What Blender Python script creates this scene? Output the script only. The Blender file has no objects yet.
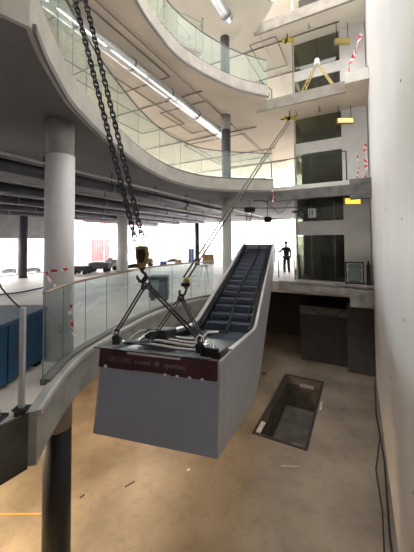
import bpy, math, random
from mathutils import Vector, Matrix
from mathutils.geometry import tessellate_polygon
random.seed(7)
V = Vector
col = bpy.context.scene.collection
EYE = 1.72
PITCH = math.radians(2.1)
ROLL = math.radians(-.5)
F = 285.0

# ------------------------------------------------------------ materials
MATS = {}
def M(name, c, rough=.6, metal=0.0, var=.12, scale=3.0, bump=0.0, c2=None, emit=None, estr=0, detail=6, spec=.5):
    if name in MATS: return MATS[name]
    m = bpy.data.materials.new(name); m.use_nodes = True
    nt = m.node_tree; b = nt.nodes['Principled BSDF']
    b.inputs['Roughness'].default_value = rough
    b.inputs['Metallic'].default_value = metal
    b.inputs['Specular IOR Level'].default_value = spec
    tc = nt.nodes.new('ShaderNodeTexCoord')
    n = nt.nodes.new('ShaderNodeTexNoise'); n.inputs['Scale'].default_value = scale; n.inputs['Detail'].default_value = detail
    r = nt.nodes.new('ShaderNodeValToRGB')
    a = [max(0, x*(1-var)) for x in c]; z = c2 if c2 else [min(1, x*(1+var)) for x in c]
    r.color_ramp.elements[0].position = .35; r.color_ramp.elements[1].position = .65
    r.color_ramp.elements[0].color = (*a, 1); r.color_ramp.elements[1].color = (*z, 1)
    nt.links.new(tc.outputs['Object'], n.inputs['Vector']); nt.links.new(n.outputs['Fac'], r.inputs['Fac'])
    nt.links.new(r.outputs['Color'], b.inputs['Base Color'])
    if bump:
        bp = nt.nodes.new('ShaderNodeBump'); bp.inputs['Strength'].default_value = bump; bp.inputs['Distance'].default_value = .02
        nt.links.new(n.outputs['Fac'], bp.inputs['Height']); nt.links.new(bp.outputs['Normal'], b.inputs['Normal'])
    if emit:
        b.inputs['Emission Color'].default_value = (*emit, 1); b.inputs['Emission Strength'].default_value = estr
    MATS[name] = m; return m

def glass(name, tint, gloss=.12, film=.1, filmc=(.8, .9, .88)):
    m = bpy.data.materials.new(name); m.use_nodes = True; nt = m.node_tree; nt.nodes.clear()
    o = nt.nodes.new('ShaderNodeOutputMaterial'); t = nt.nodes.new('ShaderNodeBsdfTransparent'); t.inputs[0].default_value = (*tint, 1)
    g = nt.nodes.new('ShaderNodeBsdfGlossy'); g.inputs['Roughness'].default_value = .03
    d = nt.nodes.new('ShaderNodeBsdfDiffuse'); tr = nt.nodes.new('ShaderNodeBsdfTranslucent')
    d.inputs[0].default_value = (*filmc, 1); tr.inputs[0].default_value = (*filmc, 1)
    dt = nt.nodes.new('ShaderNodeMixShader'); nt.links.new(d.outputs[0], dt.inputs[1]); nt.links.new(tr.outputs[0], dt.inputs[2])
    tc = nt.nodes.new('ShaderNodeTexCoord'); n = nt.nodes.new('ShaderNodeTexNoise'); n.inputs['Scale'].default_value = 1.5; n.inputs['Detail'].default_value = 5
    mr = nt.nodes.new('ShaderNodeMapRange'); mr.inputs['To Min'].default_value = film*.5; mr.inputs['To Max'].default_value = film*1.5
    nt.links.new(tc.outputs['Object'], n.inputs['Vector']); nt.links.new(n.outputs['Fac'], mr.inputs['Value'])
    m1 = nt.nodes.new('ShaderNodeMixShader'); nt.links.new(mr.outputs[0], m1.inputs[0])
    nt.links.new(t.outputs[0], m1.inputs[1]); nt.links.new(dt.outputs[0], m1.inputs[2])
    lw_ = nt.nodes.new('ShaderNodeLayerWeight'); fr = nt.nodes.new('ShaderNodeMath'); fr.operation = 'POWER'; fr.inputs[1].default_value = 4.0; nt.links.new(lw_.outputs['Facing'], fr.inputs[0])
    ml = nt.nodes.new('ShaderNodeMath'); ml.operation = 'MULTIPLY_ADD'; ml.inputs[1].default_value = .35; ml.inputs[2].default_value = gloss
    nt.links.new(fr.outputs[0], ml.inputs[0]); ml.use_clamp = True
    m2 = nt.nodes.new('ShaderNodeMixShader'); nt.links.new(ml.outputs[0], m2.inputs[0])
    nt.links.new(m1.outputs[0], m2.inputs[1]); nt.links.new(g.outputs[0], m2.inputs[2])
    nt.links.new(m2.outputs[0], o.inputs[0]); MATS[name] = m; return m

def tape_mat():
    m = bpy.data.materials.new('red_white_tape'); m.use_nodes = True; nt = m.node_tree; b = nt.nodes['Principled BSDF']
    tc = nt.nodes.new('ShaderNodeTexCoord'); w = nt.nodes.new('ShaderNodeTexWave'); w.bands_direction = 'DIAGONAL'
    w.inputs['Scale'].default_value = 3.2; r = nt.nodes.new('ShaderNodeValToRGB'); r.color_ramp.interpolation = 'CONSTANT'
    r.color_ramp.elements[0].color = (.75, .02, .04, 1); r.color_ramp.elements[1].color = (.85, .82, .82, 1); r.color_ramp.elements[1].position = .5
    nt.links.new(tc.outputs['Object'], w.inputs['Vector']); nt.links.new(w.outputs['Fac'], r.inputs['Fac']); nt.links.new(r.outputs['Color'], b.inputs['Base Color'])
    b.inputs['Roughness'].default_value = .4
    return m

TAPE = tape_mat()
RAILGLASS = glass('balustrade_glass', (.93, .975, .975), .06, .025, (.78, .92, .9))
UPGLASS = glass('upper_glass', (.93, .985, .965), .04, .055, (.8, .93, .88))
WINGLASS = glass('window_glass', (.97, .98, .98), .02, .02)
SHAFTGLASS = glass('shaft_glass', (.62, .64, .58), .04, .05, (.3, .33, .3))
concrete = M('pale_concrete', (.72, .70, .66), .8, var=.1, scale=1.2)
fascia_m = M('fascia_paint', (.50, .47, .42), .6, var=.14, scale=2.5)
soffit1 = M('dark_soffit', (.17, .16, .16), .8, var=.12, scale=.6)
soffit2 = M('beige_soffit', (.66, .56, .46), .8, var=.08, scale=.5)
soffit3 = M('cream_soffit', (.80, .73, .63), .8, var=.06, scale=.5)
wallwhite = M('white_wall', (.84, .83, .84), .55, var=.03, scale=.8)
floor_up = M('upper_floor', (.55,.49,.44), .55, var=.2, scale=.8)
steel = M('brushed_steel', (.43,.44,.47), .5, .3, var=.05, scale=5)
trimsteel = M('bright_trim', (.75, .75, .76), .35, .5, var=.05)
chrome = M('chrome', (.85, .86, .88), .12, 1.0, var=.03)
galv = M('galvanised', (.66, .67, .68), .35, .6, var=.08, scale=4)
darkm = M('dark_metal', (.035, .035, .04), .5, .3, var=.2)
black = M('black_rubber', (.012, .012, .014), .6, var=.2)
stepm = M('step_metal', (.085, .10, .14), .55, .3, var=.12, scale=6)
redbrown = M('oxide_red_paint', (.055, .010, .016), .45, var=.25, scale=4)
yellow = M('yellow_paint', (.65, .48, .05), .5, var=.2, scale=8)
blockyel = M('dull_yellow_paint', (.30, .20, .04), .5, var=.35, scale=18)
white = M('white_plastic', (.85, .85, .84), .5, var=.04)
blue = M('blue_panel', (.015, .06, .13), .4, var=.25, scale=3)
colgrey = M('grey_column_paint', (.12,.11,.125), .6, var=.12)
coldark = M('navy_column_wrap', (.02, .022, .03), .5, var=.2)
colwhite = M('white_column_paint', (.80, .79, .79), .6, var=.04, scale=3)
colraw = M('raw_column', (.38, .36, .34), .75, var=.12)
ductm = M('grey_duct', (.11,.105,.13), .45, .4, var=.1)
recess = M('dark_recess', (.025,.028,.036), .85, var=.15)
cardboard = M('cardboard', (.45, .27, .13), .8, var=.15)
wood = M('timber', (.5, .34, .18), .7, var=.2, scale=6)

# ------------------------------------------------------------ mesh builder
class B:
    def __init__(s): s.v = []; s.f = []
    def add(s, vs, fs):
        o = len(s.v); s.v += [V(x) for x in vs]; s.f += [tuple(i+o for i in f) for f in fs]; return s
    def box(s, lo, hi, fn=None):
        x0, y0, z0 = lo; x1, y1, z1 = hi
        p = [(x0,y0,z0),(x1,y0,z0),(x1,y1,z0),(x0,y1,z0),(x0,y0,z1),(x1,y0,z1),(x1,y1,z1),(x0,y1,z1)]
        if fn: p = [fn(*q) for q in p]
        return s.add(p, [(0,3,2,1),(4,5,6,7),(0,1,5,4),(1,2,6,5),(2,3,7,6),(3,0,4,7)])
    def prism(s, poly, z0, z1):               # polygon in xy, extruded in z
        n = len(poly); tri = tessellate_polygon([[V((p[0], p[1], 0)) for p in poly]])
        vs = [(p[0], p[1], z0) for p in poly] + [(p[0], p[1], z1) for p in poly]
        fs = [tuple(t) for t in tri] + [tuple(i+n for i in t) for t in tri]
        fs += [(i, (i+1) % n, (i+1) % n+n, i+n) for i in range(n)]
        return s.add(vs, fs)
    def sheet(s, prof, fn, t0, t1):           # profile (s,z) polygon extruded over t, mapped by fn(t,s,z)
        n = len(prof); tri = tessellate_polygon([[V((p[0], p[1], 0)) for p in prof]])
        vs = [fn(t0, *p) for p in prof] + [fn(t1, *p) for p in prof]
        fs = [tuple(t) for t in tri] + [tuple(i+n for i in t) for t in tri]
        fs += [(i, (i+1) % n, (i+1) % n+n, i+n) for i in range(n)]
        return s.add(vs, fs)
    def tube(s, pts, r, n=8, closed=False, flat=1.0):
        pts = [V(p) for p in pts]; m = len(pts); rings = []; up = None
        for i, p in enumerate(pts):
            if closed: t = pts[(i+1) % m]-pts[i-1]
            else: t = pts[min(i+1, m-1)]-pts[max(i-1, 0)]
            t.normalize()
            if up is None:
                up = V((0,0,1)) if abs(t.z) < .9 else V((1,0,0))
            a = t.cross(up)
            if a.length < 1e-4: a = t.cross(V((0,1,0)))
            a.normalize(); b = a.cross(t).normalized(); up = b
            rr = r[i] if isinstance(r, (list, tuple)) else r
            rings.append([p+a*math.cos(2*math.pi*k/n)*rr+b*math.sin(2*math.pi*k/n)*rr*flat for k in range(n)])
        vs = [v for q in rings for v in q]; fs = []
        for i in range(m if closed else m-1):
            j = (i+1) % m
            for k in range(n): fs.append((i*n+k, i*n+(k+1) % n, j*n+(k+1) % n, j*n+k))
        if not closed: fs += [tuple(range(n))[::-1], tuple((m-1)*n+k for k in range(n))]
        return s.add(vs, fs)
    def cyl(s, x, y, z0, z1, r, n=32): return s.tube([(x,y,z0),(x,y,z1)], r, n)
    def lathe(s, c, prof, n=20, axis='z'):
        vs = []; fs = []
        for (r, h) in prof:
            for k in range(n):
                a = 2*math.pi*k/n; p = (r*math.cos(a), r*math.sin(a), h)
                if axis == 'x': p = (h, p[0], p[1])
                if axis == 'y': p = (p[0], h, p[1])
                vs.append((c[0]+p[0], c[1]+p[1], c[2]+p[2]))
        m = len(prof)
        for i in range(m-1):
            for k in range(n): fs.append((i*n+k, i*n+(k+1) % n, (i+1)*n+(k+1) % n, (i+1)*n+k))
        fs += [tuple(range(n))[::-1], tuple((m-1)*n+k for k in range(n))]
        return s.add(vs, fs)
    def ribbon(s, pts, w, th, side=None):      # vertical wall strip following xy pts: w = half thickness
        pass

LOC = {}
def build(name, b, mat, parent=None, smooth=False, label=None, cat=None, group=None, kind=None, bevel=0):
    if parent is not None: L = LOC[parent.name]
    else:
        xs = [v.x for v in b.v]; ys = [v.y for v in b.v]; zs = [v.z for v in b.v]
        L = V(((min(xs)+max(xs))/2, (min(ys)+max(ys))/2, min(zs)))
    me = bpy.data.meshes.new(name); me.from_pydata([tuple(v-L) for v in b.v], [], b.f); me.validate()
    import bmesh
    bm = bmesh.new(); bm.from_mesh(me); bmesh.ops.recalc_face_normals(bm, faces=bm.faces); bm.to_mesh(me); bm.free()
    me.materials.append(mat)
    o = bpy.data.objects.new(name, me); col.objects.link(o)
    if parent is not None: o.parent = parent
    else: o.location = L
    LOC[o.name] = L.copy()
    if smooth:
        for p in me.polygons: p.use_smooth = len(p.vertices) == 4
    if bevel:
        md = o.modifiers.new('bevel', 'BEVEL'); md.width = bevel; md.segments = 2; md.limit_method = 'ANGLE'
    tag(o, label, cat, group, kind); return o
def tag(o, label=None, cat=None, group=None, kind=None):
    if label: o['label'] = label
    if cat: o['category'] = cat
    if group: o['group'] = group
    if kind: o['kind'] = kind
    return o
def thing(name, loc, label, cat, group=None):
    o = bpy.data.objects.new(name, None); o.empty_display_size = .1; col.objects.link(o); o.location = loc; LOC[o.name] = V(loc)
    return tag(o, label, cat, group)
def copy_tree(o, delta, label=None, parent=None):
    c = o.copy(); col.objects.link(c)
    if parent is None: c.location = V(o.location)+V(delta)
    else: c.parent = parent
    LOC[c.name] = LOC[o.name]+V(delta)
    if label: c['label'] = label
    for ch in list(o.children):
        copy_tree(ch, delta, None, c)
    return c
def struct(name, b, mat, parent=None, **k): return build(name, b, mat, parent, kind='structure', **k)

def at(px, py, D): return V(((px-207)/F*D, D, EYE-(py-242)/F*D))
dv = V((.47, .883, 0)).normalized(); nv = V((dv.y, -dv.x, 0))
def G(a, b, z): return dv*a + nv*b + V((0, 0, z))
def g2(a, b): p = G(a, b, 0); return (p.x, p.y)

def spline(P, k=6):
    P = [V((p[0], p[1], 0)) for p in P]; out = []
    Q = [P[0]*2-P[1]] + P + [P[-1]*2-P[-2]]
    for i in range(1, len(Q)-2):
        for j in range(k):
            t = j/k; a, b, c, d = Q[i-1], Q[i], Q[i+1], Q[i+2]
            p = .5*((2*b)+(c-a)*t+(2*a-5*b+4*c-d)*t*t+(3*b-a-3*c+d)*t**3)
            out.append((p.x, p.y))
    out.append((P[-1].x, P[-1].y)); return out
def offset(P, w):
    out = []
    for i, p in enumerate(P):
        a = V(P[max(i-1, 0)]+(0,)); b = V(P[min(i+1, len(P)-1)]+(0,)); t = (b-a).normalized()
        out.append((p[0]-t.y*w, p[1]+t.x*w))     # positive w = to the left of travel (away from the void)
    return out
def strip(P, w0, w1, z0, z1):
    A = offset(P, w0); C = offset(P, w1); n = len(P); vs = []
    for i in range(n): vs += [(*A[i], z0), (*C[i], z0), (*C[i], z1), (*A[i], z1)]
    fs = []
    for i in range(n-1):
        o = 4*i; q = o+4
        for k in range(4): fs.append((o+k, o+(k+1) % 4, q+(k+1) % 4, q+k))
    fs += [(0,3,2,1), (4*n-4, 4*n-3, 4*n-2, 4*n-1)]
    return B().add(vs, fs)

# ------------------------------------------------------------ the ring edges (void lies to their right)
ring1 = spline([(-1.83,2.92),(-1.95,3.53),(-2.02,4.3),(-1.9,5.05),(-1.70,5.9),(-1.36,7.0),(-.8,8.0),(-.22,8.7),(.22,9.05)], 5)
ring2 = spline([(-1.57,2.43),(-1.66,2.7),(-1.74,3.01),(-1.88,3.72),(-1.91,4.32),(-1.9,5.0),(-1.82,5.9),(-1.6,7.4),(-1.12,8.9),(-.33,10.0),(.6,10.5),(1.5,10.7),(2.55,10.85)], 5)
ring3 = spline([(.2,-.6),(-.9,.8),(-1.6,2.6),(-1.86,4.2),(-1.8,5.5),(-1.6,6.5),(-1.42,7.1),(-.95,8.25),(-.29,9.06),(.37,9.67),(1.23,10.3),(2.39,10.8)], 5)
ring4 = spline([(.2,-.6),(-.9,.8),(-1.6,2.6),(-1.7,4.2),(-1.5,5.8),(-1.1,7.0),(-.6,8.0),(0,8.8),(.8,9.5),(1.7,10.0),(2.6,10.5)], 5)
AE, BW, BL, AN = 24.0, .45, -16.5, -6.0
def outline(inner): return inner + [g2(AE, BW), g2(AE, BL), g2(AN, BL), g2(AN, BW)]
T = lambda a, bb: g2(a, bb)
in1 = [T(1.3, BW), (-.9,1.3), (-2.6,1.3),(-2.6,1.75), (-1.98,2.72)] + ring1 + [(1.1,12.1),(1.6,13.1)] + [T(12.3,-3.05), T(12.3,BW)]
in2 = [T(1.3, BW), (-.9,1.3), (-2.7,1.3), (-2.7,2.15), (-1.68,2.31)] + ring2 + [T(11.9,-3.3), T(11.9, BW)]
in3 = ring3 + [T(11.6,-3.7), T(11.6,-.3), T(11.0,-.3), T(11.0, BW)]
in4 = ring4 + [T(11.7,-3.8), T(11.7, BW)]
# slabs: floor on top, ceiling lining underneath
struct('floor', B().prism(outline(in1), -.45, 0), floor_up)
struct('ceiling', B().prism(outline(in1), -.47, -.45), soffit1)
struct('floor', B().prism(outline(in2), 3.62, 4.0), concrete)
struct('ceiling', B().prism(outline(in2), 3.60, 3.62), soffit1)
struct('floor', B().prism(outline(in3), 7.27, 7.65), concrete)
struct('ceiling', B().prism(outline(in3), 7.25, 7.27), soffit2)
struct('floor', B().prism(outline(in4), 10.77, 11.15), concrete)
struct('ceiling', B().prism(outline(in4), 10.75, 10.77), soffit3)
# unseen roof, extended over the near void to darken the lower wall
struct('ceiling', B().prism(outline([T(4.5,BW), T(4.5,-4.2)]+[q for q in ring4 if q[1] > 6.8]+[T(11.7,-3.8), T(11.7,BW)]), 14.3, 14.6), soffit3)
# ring fascias
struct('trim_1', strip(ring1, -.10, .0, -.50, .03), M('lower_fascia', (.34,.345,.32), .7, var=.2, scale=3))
struct('trim_2', strip([(-2.7,2.15),(-1.68,2.31)]+ring2, -.05, .0, 3.60, 4.06), fascia_m)
struct('trim_3', strip(ring3, -.05, .0, 7.25, 7.70), fascia_m)
struct('trim_4', strip(ring4, -.05, .0, 10.75, 11.2), fascia_m)
struct('trim_5', strip(ring1, -.14, -.10, -.02, .04), M('fascia_cap', (.5,.5,.48), .6))
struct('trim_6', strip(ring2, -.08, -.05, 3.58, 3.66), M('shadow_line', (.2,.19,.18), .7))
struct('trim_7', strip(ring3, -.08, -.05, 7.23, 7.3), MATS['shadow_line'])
# dark edge beams of the slabs in front of the lift tower
def gbox(b, a0, a1, b0, b1, z0, z1): return b.box((a0, b0, z0), (a1, b1, z1), lambda a, bb, z: G(a, bb, z))
beamm = M('edge_beam', (.17,.165,.16), .7, var=.3, scale=3)
bb_ = B(); gbox(bb_, 12.12, 12.30, -3.05, -.3, -.34, -.06); gbox(bb_, 12.0, 12.3, -.35, .42, -.75, -.12); gbox(bb_, 12.14, 12.3, -3.05, .42, -.02, .05)
struct('trim_8', bb_, M('pale_beam', (.33,.32,.32), .7, var=.3, scale=3))
bb_ = B(); gbox(bb_, 11.72, 11.9, -3.3, -.2, 3.42, 3.8); gbox(bb_, 11.5, 11.9, -.25, .42, 3.25, 3.95)
struct('trim_9', bb_, beamm)
bb_ = B(); gbox(bb_, 11.5, 11.6, -3.7, -.3, 7.2, 7.62)
struct('trim_10', bb_, M('cream_beam', (.33,.30,.26), .7, var=.15, scale=3))
bb_ = B(); gbox(bb_, 11.6, 11.7, -3.8, .42, 10.65, 11.1)
struct('trim_11', bb_, MATS['cream_beam'])

struct('trim_15', strip([(-1.83,2.935),(-1.99,2.70),(-2.6,1.73)], .0, .03, -.52, .02), M('end_dark', (.075,.075,.065), .8, var=.3))
# ------------------------------------------------------------ walls
w = B(); gbox(w, -6, 26, BW, BW+.3, -3.6, 14.6); struct('wall_right', w, wallwhite)
# small anchor holes on the big wall
w = B()
for a in (4.0, 6.2, 8.6):
    for z in (.9, 3.6, -.9, 6.4, 2.1):
        w.tube([G(a+.3*math.sin(z*3), BW-.004, z+.2*math.cos(a)), G(a+.3*math.sin(z*3), BW-.0005,z+.2*math.cos(a))], .015, 8)
tag(build('anchor_holes', w, darkm), 'small dark fixing holes dotted over the tall white wall', 'holes', kind='stuff')
w = B(); gbox(w, AN-.3, AN, BL, BW+.3, -3.6, 14.6); struct('wall_back', w, wallwhite)
# lower floor with the pit cut out
PA0, PA1, PB0, PB1 = 7.55, 11.35, -2.62, -1.3
def lower_floor_mat():
    m = M('lower_floor', (.26,.19,.12), .55, var=.25, scale=.7, bump=.05)
    nt = m.node_tree; b = nt.nodes['Principled BSDF']
    ramp = [n for n in nt.nodes if n.type == 'VALTORGB'][0]
    ramp.color_ramp.elements[0].color = (.17,.145,.12,1); ramp.color_ramp.elements[1].color = (.31,.27,.22,1)
    tc = [n for n in nt.nodes if n.type == 'TEX_COORD'][0]
    n2 = nt.nodes.new('ShaderNodeTexNoise'); n2.inputs['Scale'].default_value = 3.5; n2.inputs['Detail'].default_value = 10; n2.inputs['Distortion'].default_value = 1.5
    r2 = nt.nodes.new('ShaderNodeValToRGB'); r2.color_ramp.elements[0].position = .36; r2.color_ramp.elements[1].position = .5
    r2.color_ramp.elements[0].color = (.88,.88,.89,1); r2.color_ramp.elements[1].color = (1,1,1,1)
    mx = nt.nodes.new('ShaderNodeMix'); mx.data_type = 'RGBA'; mx.blend_type = 'MULTIPLY'; mx.inputs[0].default_value = 1
    nt.links.new(tc.outputs['Object'], n2.inputs['Vector']); nt.links.new(n2.outputs['Fac'], r2.inputs['Fac'])
    nt.links.new(ramp.outputs['Color'], mx.inputs[6]); nt.links.new(r2.outputs['Color'], mx.inputs[7])
    nt.links.new(mx.outputs[2], b.inputs['Base Color'])
    return m
lf = lower_floor_mat()
ZL = -3.45
w = B()
gbox(w, -6, PA0, -10, BW, ZL-.3, ZL); gbox(w, PA1, 17, -10, BW, ZL-.3, ZL)
gbox(w, PA0, PA1, -10, PB0, ZL-.3, ZL); gbox(w, PA0, PA1, PB1, BW, ZL-.3, ZL)
struct('floor', w, lf)
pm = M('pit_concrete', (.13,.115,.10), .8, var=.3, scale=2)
w = B(); ZP = ZL-1.15
gbox(w, PA0-.1, PA1+.1, PB0-.1, PB0, ZP, ZL-.3); gbox(w, PA0-.1, PA1+.1, PB1, PB1+.1, ZP, ZL-.3)
gbox(w, PA0-.1, PA0, PB0, PB1, ZP, ZL-.3); gbox(w, PA1, PA1+.1, PB0, PB1, ZP, ZL-.3)
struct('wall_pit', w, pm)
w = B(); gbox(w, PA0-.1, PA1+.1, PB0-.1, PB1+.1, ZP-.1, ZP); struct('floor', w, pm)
w = B()
for (a0,a1,b0,b1) in ((PA0-.05,PA0+.02,PB0-.05,PB1+.05),(PA1-.02,PA1+.05,PB0-.05,PB1+.05),(PA0,PA1,PB0-.05,PB0+.02),(PA0,PA1,PB1-.02,PB1+.05)):
    gbox(w, a0, a1, b0, b1, ZL, ZL+.02)
struct('trim_12', w, M('pit_angle_iron', (.05,.045,.05), .6, .3, var=.3))
# lower walls and pillar
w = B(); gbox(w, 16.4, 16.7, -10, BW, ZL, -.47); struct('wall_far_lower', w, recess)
w = B(); gbox(w, -6, 16.4, -10.3, -10, ZL, -.47); struct('wall_left_lower', w, M('lower_plaster', (.4,.36,.32), .8))
w = B(); gbox(w, 12.7, 13.6, -.5, BW, ZL, -.75); struct('wall_pillar', w, M('pillar_grey', (.06,.062,.07), .8, var=.15))
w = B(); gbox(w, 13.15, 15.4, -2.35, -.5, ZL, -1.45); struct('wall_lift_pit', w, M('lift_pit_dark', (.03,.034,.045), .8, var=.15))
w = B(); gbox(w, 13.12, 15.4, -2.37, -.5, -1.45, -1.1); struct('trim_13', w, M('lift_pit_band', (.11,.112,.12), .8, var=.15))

# ------------------------------------------------------------ outside
w = B(); w.box((-120, -40, -.6), (120, 160, -.5))
# exterior ground as a ring around the building (keeps clear of the basement)
w = B()
gbox(w, -60, 140, -140, BL-.35, -.3, -.2); gbox(w, AE+.35, 140, BL-.35, 60, -.3, -.2)
struct('ground', w, M('pale_ground', (.6,.59,.58), .9, var=.08, scale=.2))

# curtain-wall windows
wn = 0
levels = [(0.0, 3.6), (4.0, 7.25), (7.65, 10.75), (11.15, 14.3)]
frm = M('window_frame', (.55,.55,.56), .5, .2)
def window(fn, u0, u1, z0, z1):
    global wn; wn += 1
    b = B(); t = .06
    for (a0, a1, c0, c1) in ((u0, u0+t, z0, z1), (u1-t, u1, z0, z1), (u0, u1, z0, z0+t), (u0, u1, z1-t, z1), ((u0+u1)/2-.025, (u0+u1)/2+.025, z0, z1)):
        b.box((a0, 0, c0), (a1, .1, c1), fn)
    o = struct('window_%d' % wn, b, frm)
    g = B().box((u0+t, .04, z0+t), (u1-t, .06, z1-t), fn); build('pane', g, WINGLASS, o)
for li, (z0, z1) in enumerate(levels):
    for k in range(10):
        a0 = -6+3*k; top = z1
        if li == 0 and a0 < 11.5: top = 2.05
        window(lambda u, v, z: G(u, BL+.0-v, z), a0, a0+3, z0, top)
    for k in range(5):
        b0 = BL+3.39*k
        if b0+3.39 > -2.5+0.5 and li > 3: continue
        window(lambda u, v, z: G(AE+v, u, z), b0, b0+3.39, z0, z1)
w = B(); gbox(w, -6, 12, BL-.1, BL, 2.05, 3.6); struct('wall_header', w, M('header_panel', (.45,.44,.44), .8, var=.08))
w = B()
for (z0, z1) in ((-.45,0),(3.6,4.0),(7.25,7.65),(10.75,11.15),(14.3,14.6)):
    gbox(w, -6, 24, BL-.3, BL, z0, z1); gbox(w, AE, AE+.3, BL-.3, BW, z0, z1)
struct('wall_spandrel', w, concrete)

# ------------------------------------------------------------ columns
def column(X, Y, r, z0, z1, segs, label, group=None):
    t = thing('column', (X, Y, z0), label, 'column', group)
    for (nm, a, bz, rr, m) in segs: build(nm, B().cyl(X, Y, a, bz, rr, 36), m, t, smooth=True)
    return t
cy, cx = 4.42, (59.5-207)/F*4.42
column(cx, cy, .205, 0, 3.6, [('shaft', 0, 3.08, .212, colwhite), ('shaft_top', 3.08, 3.6, .2, colraw)], 'thick white round column just behind the near left glass balustrade')
column(cx, cy, .205, ZL, -.47, [('wrapped_shaft', ZL, -1.05, .195, coldark), ('shaft_top', -1.05, -.47, .2, colraw)], 'thick round column in the basement with dark navy wrapping and grey top')
def fcol(px, pyb, r, m, label, z0=0, z1=3.6):
    D = (EYE-z0)*F/(pyb-242); p = at(px, pyb, D); return column(p.x, p.y, r, z0, z1, [('shaft', z0, z1, r, m), ('base_ring', z0, z0+.06, r+.03, darkm)], label)
fcol(23.5, 276, .18, M('dark_column', (.07,.06,.08), .6), 'slim dark column before the bright windows at the far left')
fcol(122.5, 271, .32, colwhite, 'white round column behind the pink container and machinery')
fcol(197, 265, .17, MATS['dark_column'], 'slim dark column between the white column and the escalator')
# tall column by the far ring, one piece per floor
tx, ty = at(227, 0, 12.3).x, 12.3
column(tx, ty, .2, 0, 3.6, [('shaft', 0, 3.6, .2, colwhite)], 'white round column just left of the escalator top')
column(tx, ty, .2, 4.0, 7.25, [('shaft', 4.0, 6.6, .2, colgrey), ('shaft_top', 6.6, 7.25, .21, colraw)], 'grey round column standing on the middle gallery')
column(tx, ty, .2, 7.65, 10.75, [('shaft', 7.65, 10.75, .2, colgrey)], 'grey round column standing on the top gallery')
for k, (px, py) in enumerate(((75, 268), (165, 262))):
    pass

# ------------------------------------------------------------ balustrades
def balustrade(ring, z0, z1, off, gm, label, i0=0, i1=None, step=3, name='glass_balustrade', railm=None):
    R = ring[i0:i1]; c = R[len(R)//2]
    t = thing(name, (c[0], c[1], z0), label, 'balustrade')
    rm = railm or M('thin_handrail', (.42,.33,.25), .4, .4)
    A = offset(R, off)
    for i in range(0, len(R)-1, step):
        seg = A[i:i+step+1]
        if len(seg) < 2: continue
        # small gap between panels
        p0 = V(seg[0]+(0,)); p1 = V(seg[1]+(0,)); seg[0] = tuple((p0+(p1-p0).normalized()*.012))[:2]
        build('glass_panel', strip(seg, -.006, .006, z0, z1), gm, t)
        x, y = A[i]; build('joint', B().tube([(x, y, z0), (x, y, z1)], .006, 5), M('joint_strip', (.25,.3,.3), .5), t)
    build('handrail', B().tube([(*p, z1+.012) for p in A], .02, 8), rm, t, smooth=True)
    build('base_rail', strip(R, off-(.09 if z0 < 1 else .03), off+.03, z0, z0+.07), M('base_channel', (.16,.15,.14), .6), t)
    return t
b1 = balustrade(ring1, .0, 1.1, .06, RAILGLASS, 'lower curved glass balustrade sweeping from near left to the escalator', i0=5, step=4)
balustrade(ring2, 4.06, 5.1, .04, UPGLASS, 'middle curved glass balustrade above the near left column', i0=2, step=4, railm=M('dark_handrail', (.14,.13,.12), .5))
balustrade(ring3, 7.70, 8.75, .04, UPGLASS, 'highest curved glass balustrade under the cream ceiling', i0=8, step=4, railm=MATS['dark_handrail'])
# end post of the balustrade
px0 = at(26, 412, 2.93); t = thing('steel_post', (px0.x-.02, px0.y, 0), 'upright steel post standing at the open end of lower balustrade', 'post')
build('post', B().box((px0.x-.045, px0.y-.02, .03), (px0.x+.005, px0.y+.02, 1.07)), galv, t, bevel=.004)
build('base_plate', B().box((px0.x-.09, px0.y-.05, .06), (px0.x+.05, px0.y+.05, .075)).box((px0.x-.07,px0.y-.04,0),(px0.x+.03,px0.y+.04,.06)), darkm, t)
t = thing('floor_bracket', (-2.15, 2.86, 0), 'small dark metal bracket bolted on the slab edge at far left', 'bracket')
build('plate', B().box((-2.2,2.80,0),(-2.0,2.92,.03)), darkm, t)
build('bolt', B().cyl(-2.13,2.86,.03,.14,.018,10), galv, t)
build('bolt', B().cyl(-2.06,2.86,.03,.10,.018,10), galv, t)
# blue panel box on the floor at far left
t = thing('blue_container', (-2.9, 3.7, 0), 'dark blue metal site box on the floor at left edge', 'box')
def bl(x, y, z): return V((-2.42-x*1.0+ (y*.03), 2.6+y, z))
build('body', B().box((0,0,.06),(.9,1.75,.74), bl), blue, t, bevel=.015)
build('lid', B().box((-.02,-.02,.74),(.92,1.77,.79), bl), M('blue_lid', (.05,.09,.14), .45), t, bevel=.01)
for y in (.2, 1.45): build('foot', B().box((.02,y,0),(.88,y+.1,.06), bl), darkm, t)
build('rib', B().box((-.015,.85,.06),(0,.9,.74), bl), blue, t)
# black cable looping down at the far left
tag(build('power_cable', B().tube([(-2.3,3.0,1.6),(-2.22,2.98,1.42),(-2.15,3.0,1.25),(-2.05,3.02,1.12),(-1.98,3.03,1.05),(-1.94,3.02,1.0),(-1.92,3.0,.94)], .008, 6), black, smooth=True), 'black cable with blue sleeve drooping to the steel post at far left', 'cable')
c_ = bpy.data.objects['power_cable']
build('blue_sleeve', B().tube([(-2.31,3.0,1.62),(-2.22,2.98,1.42)], .014, 8), M('blue_sleeve', (.03,.1,.4), .4), c_)

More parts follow.
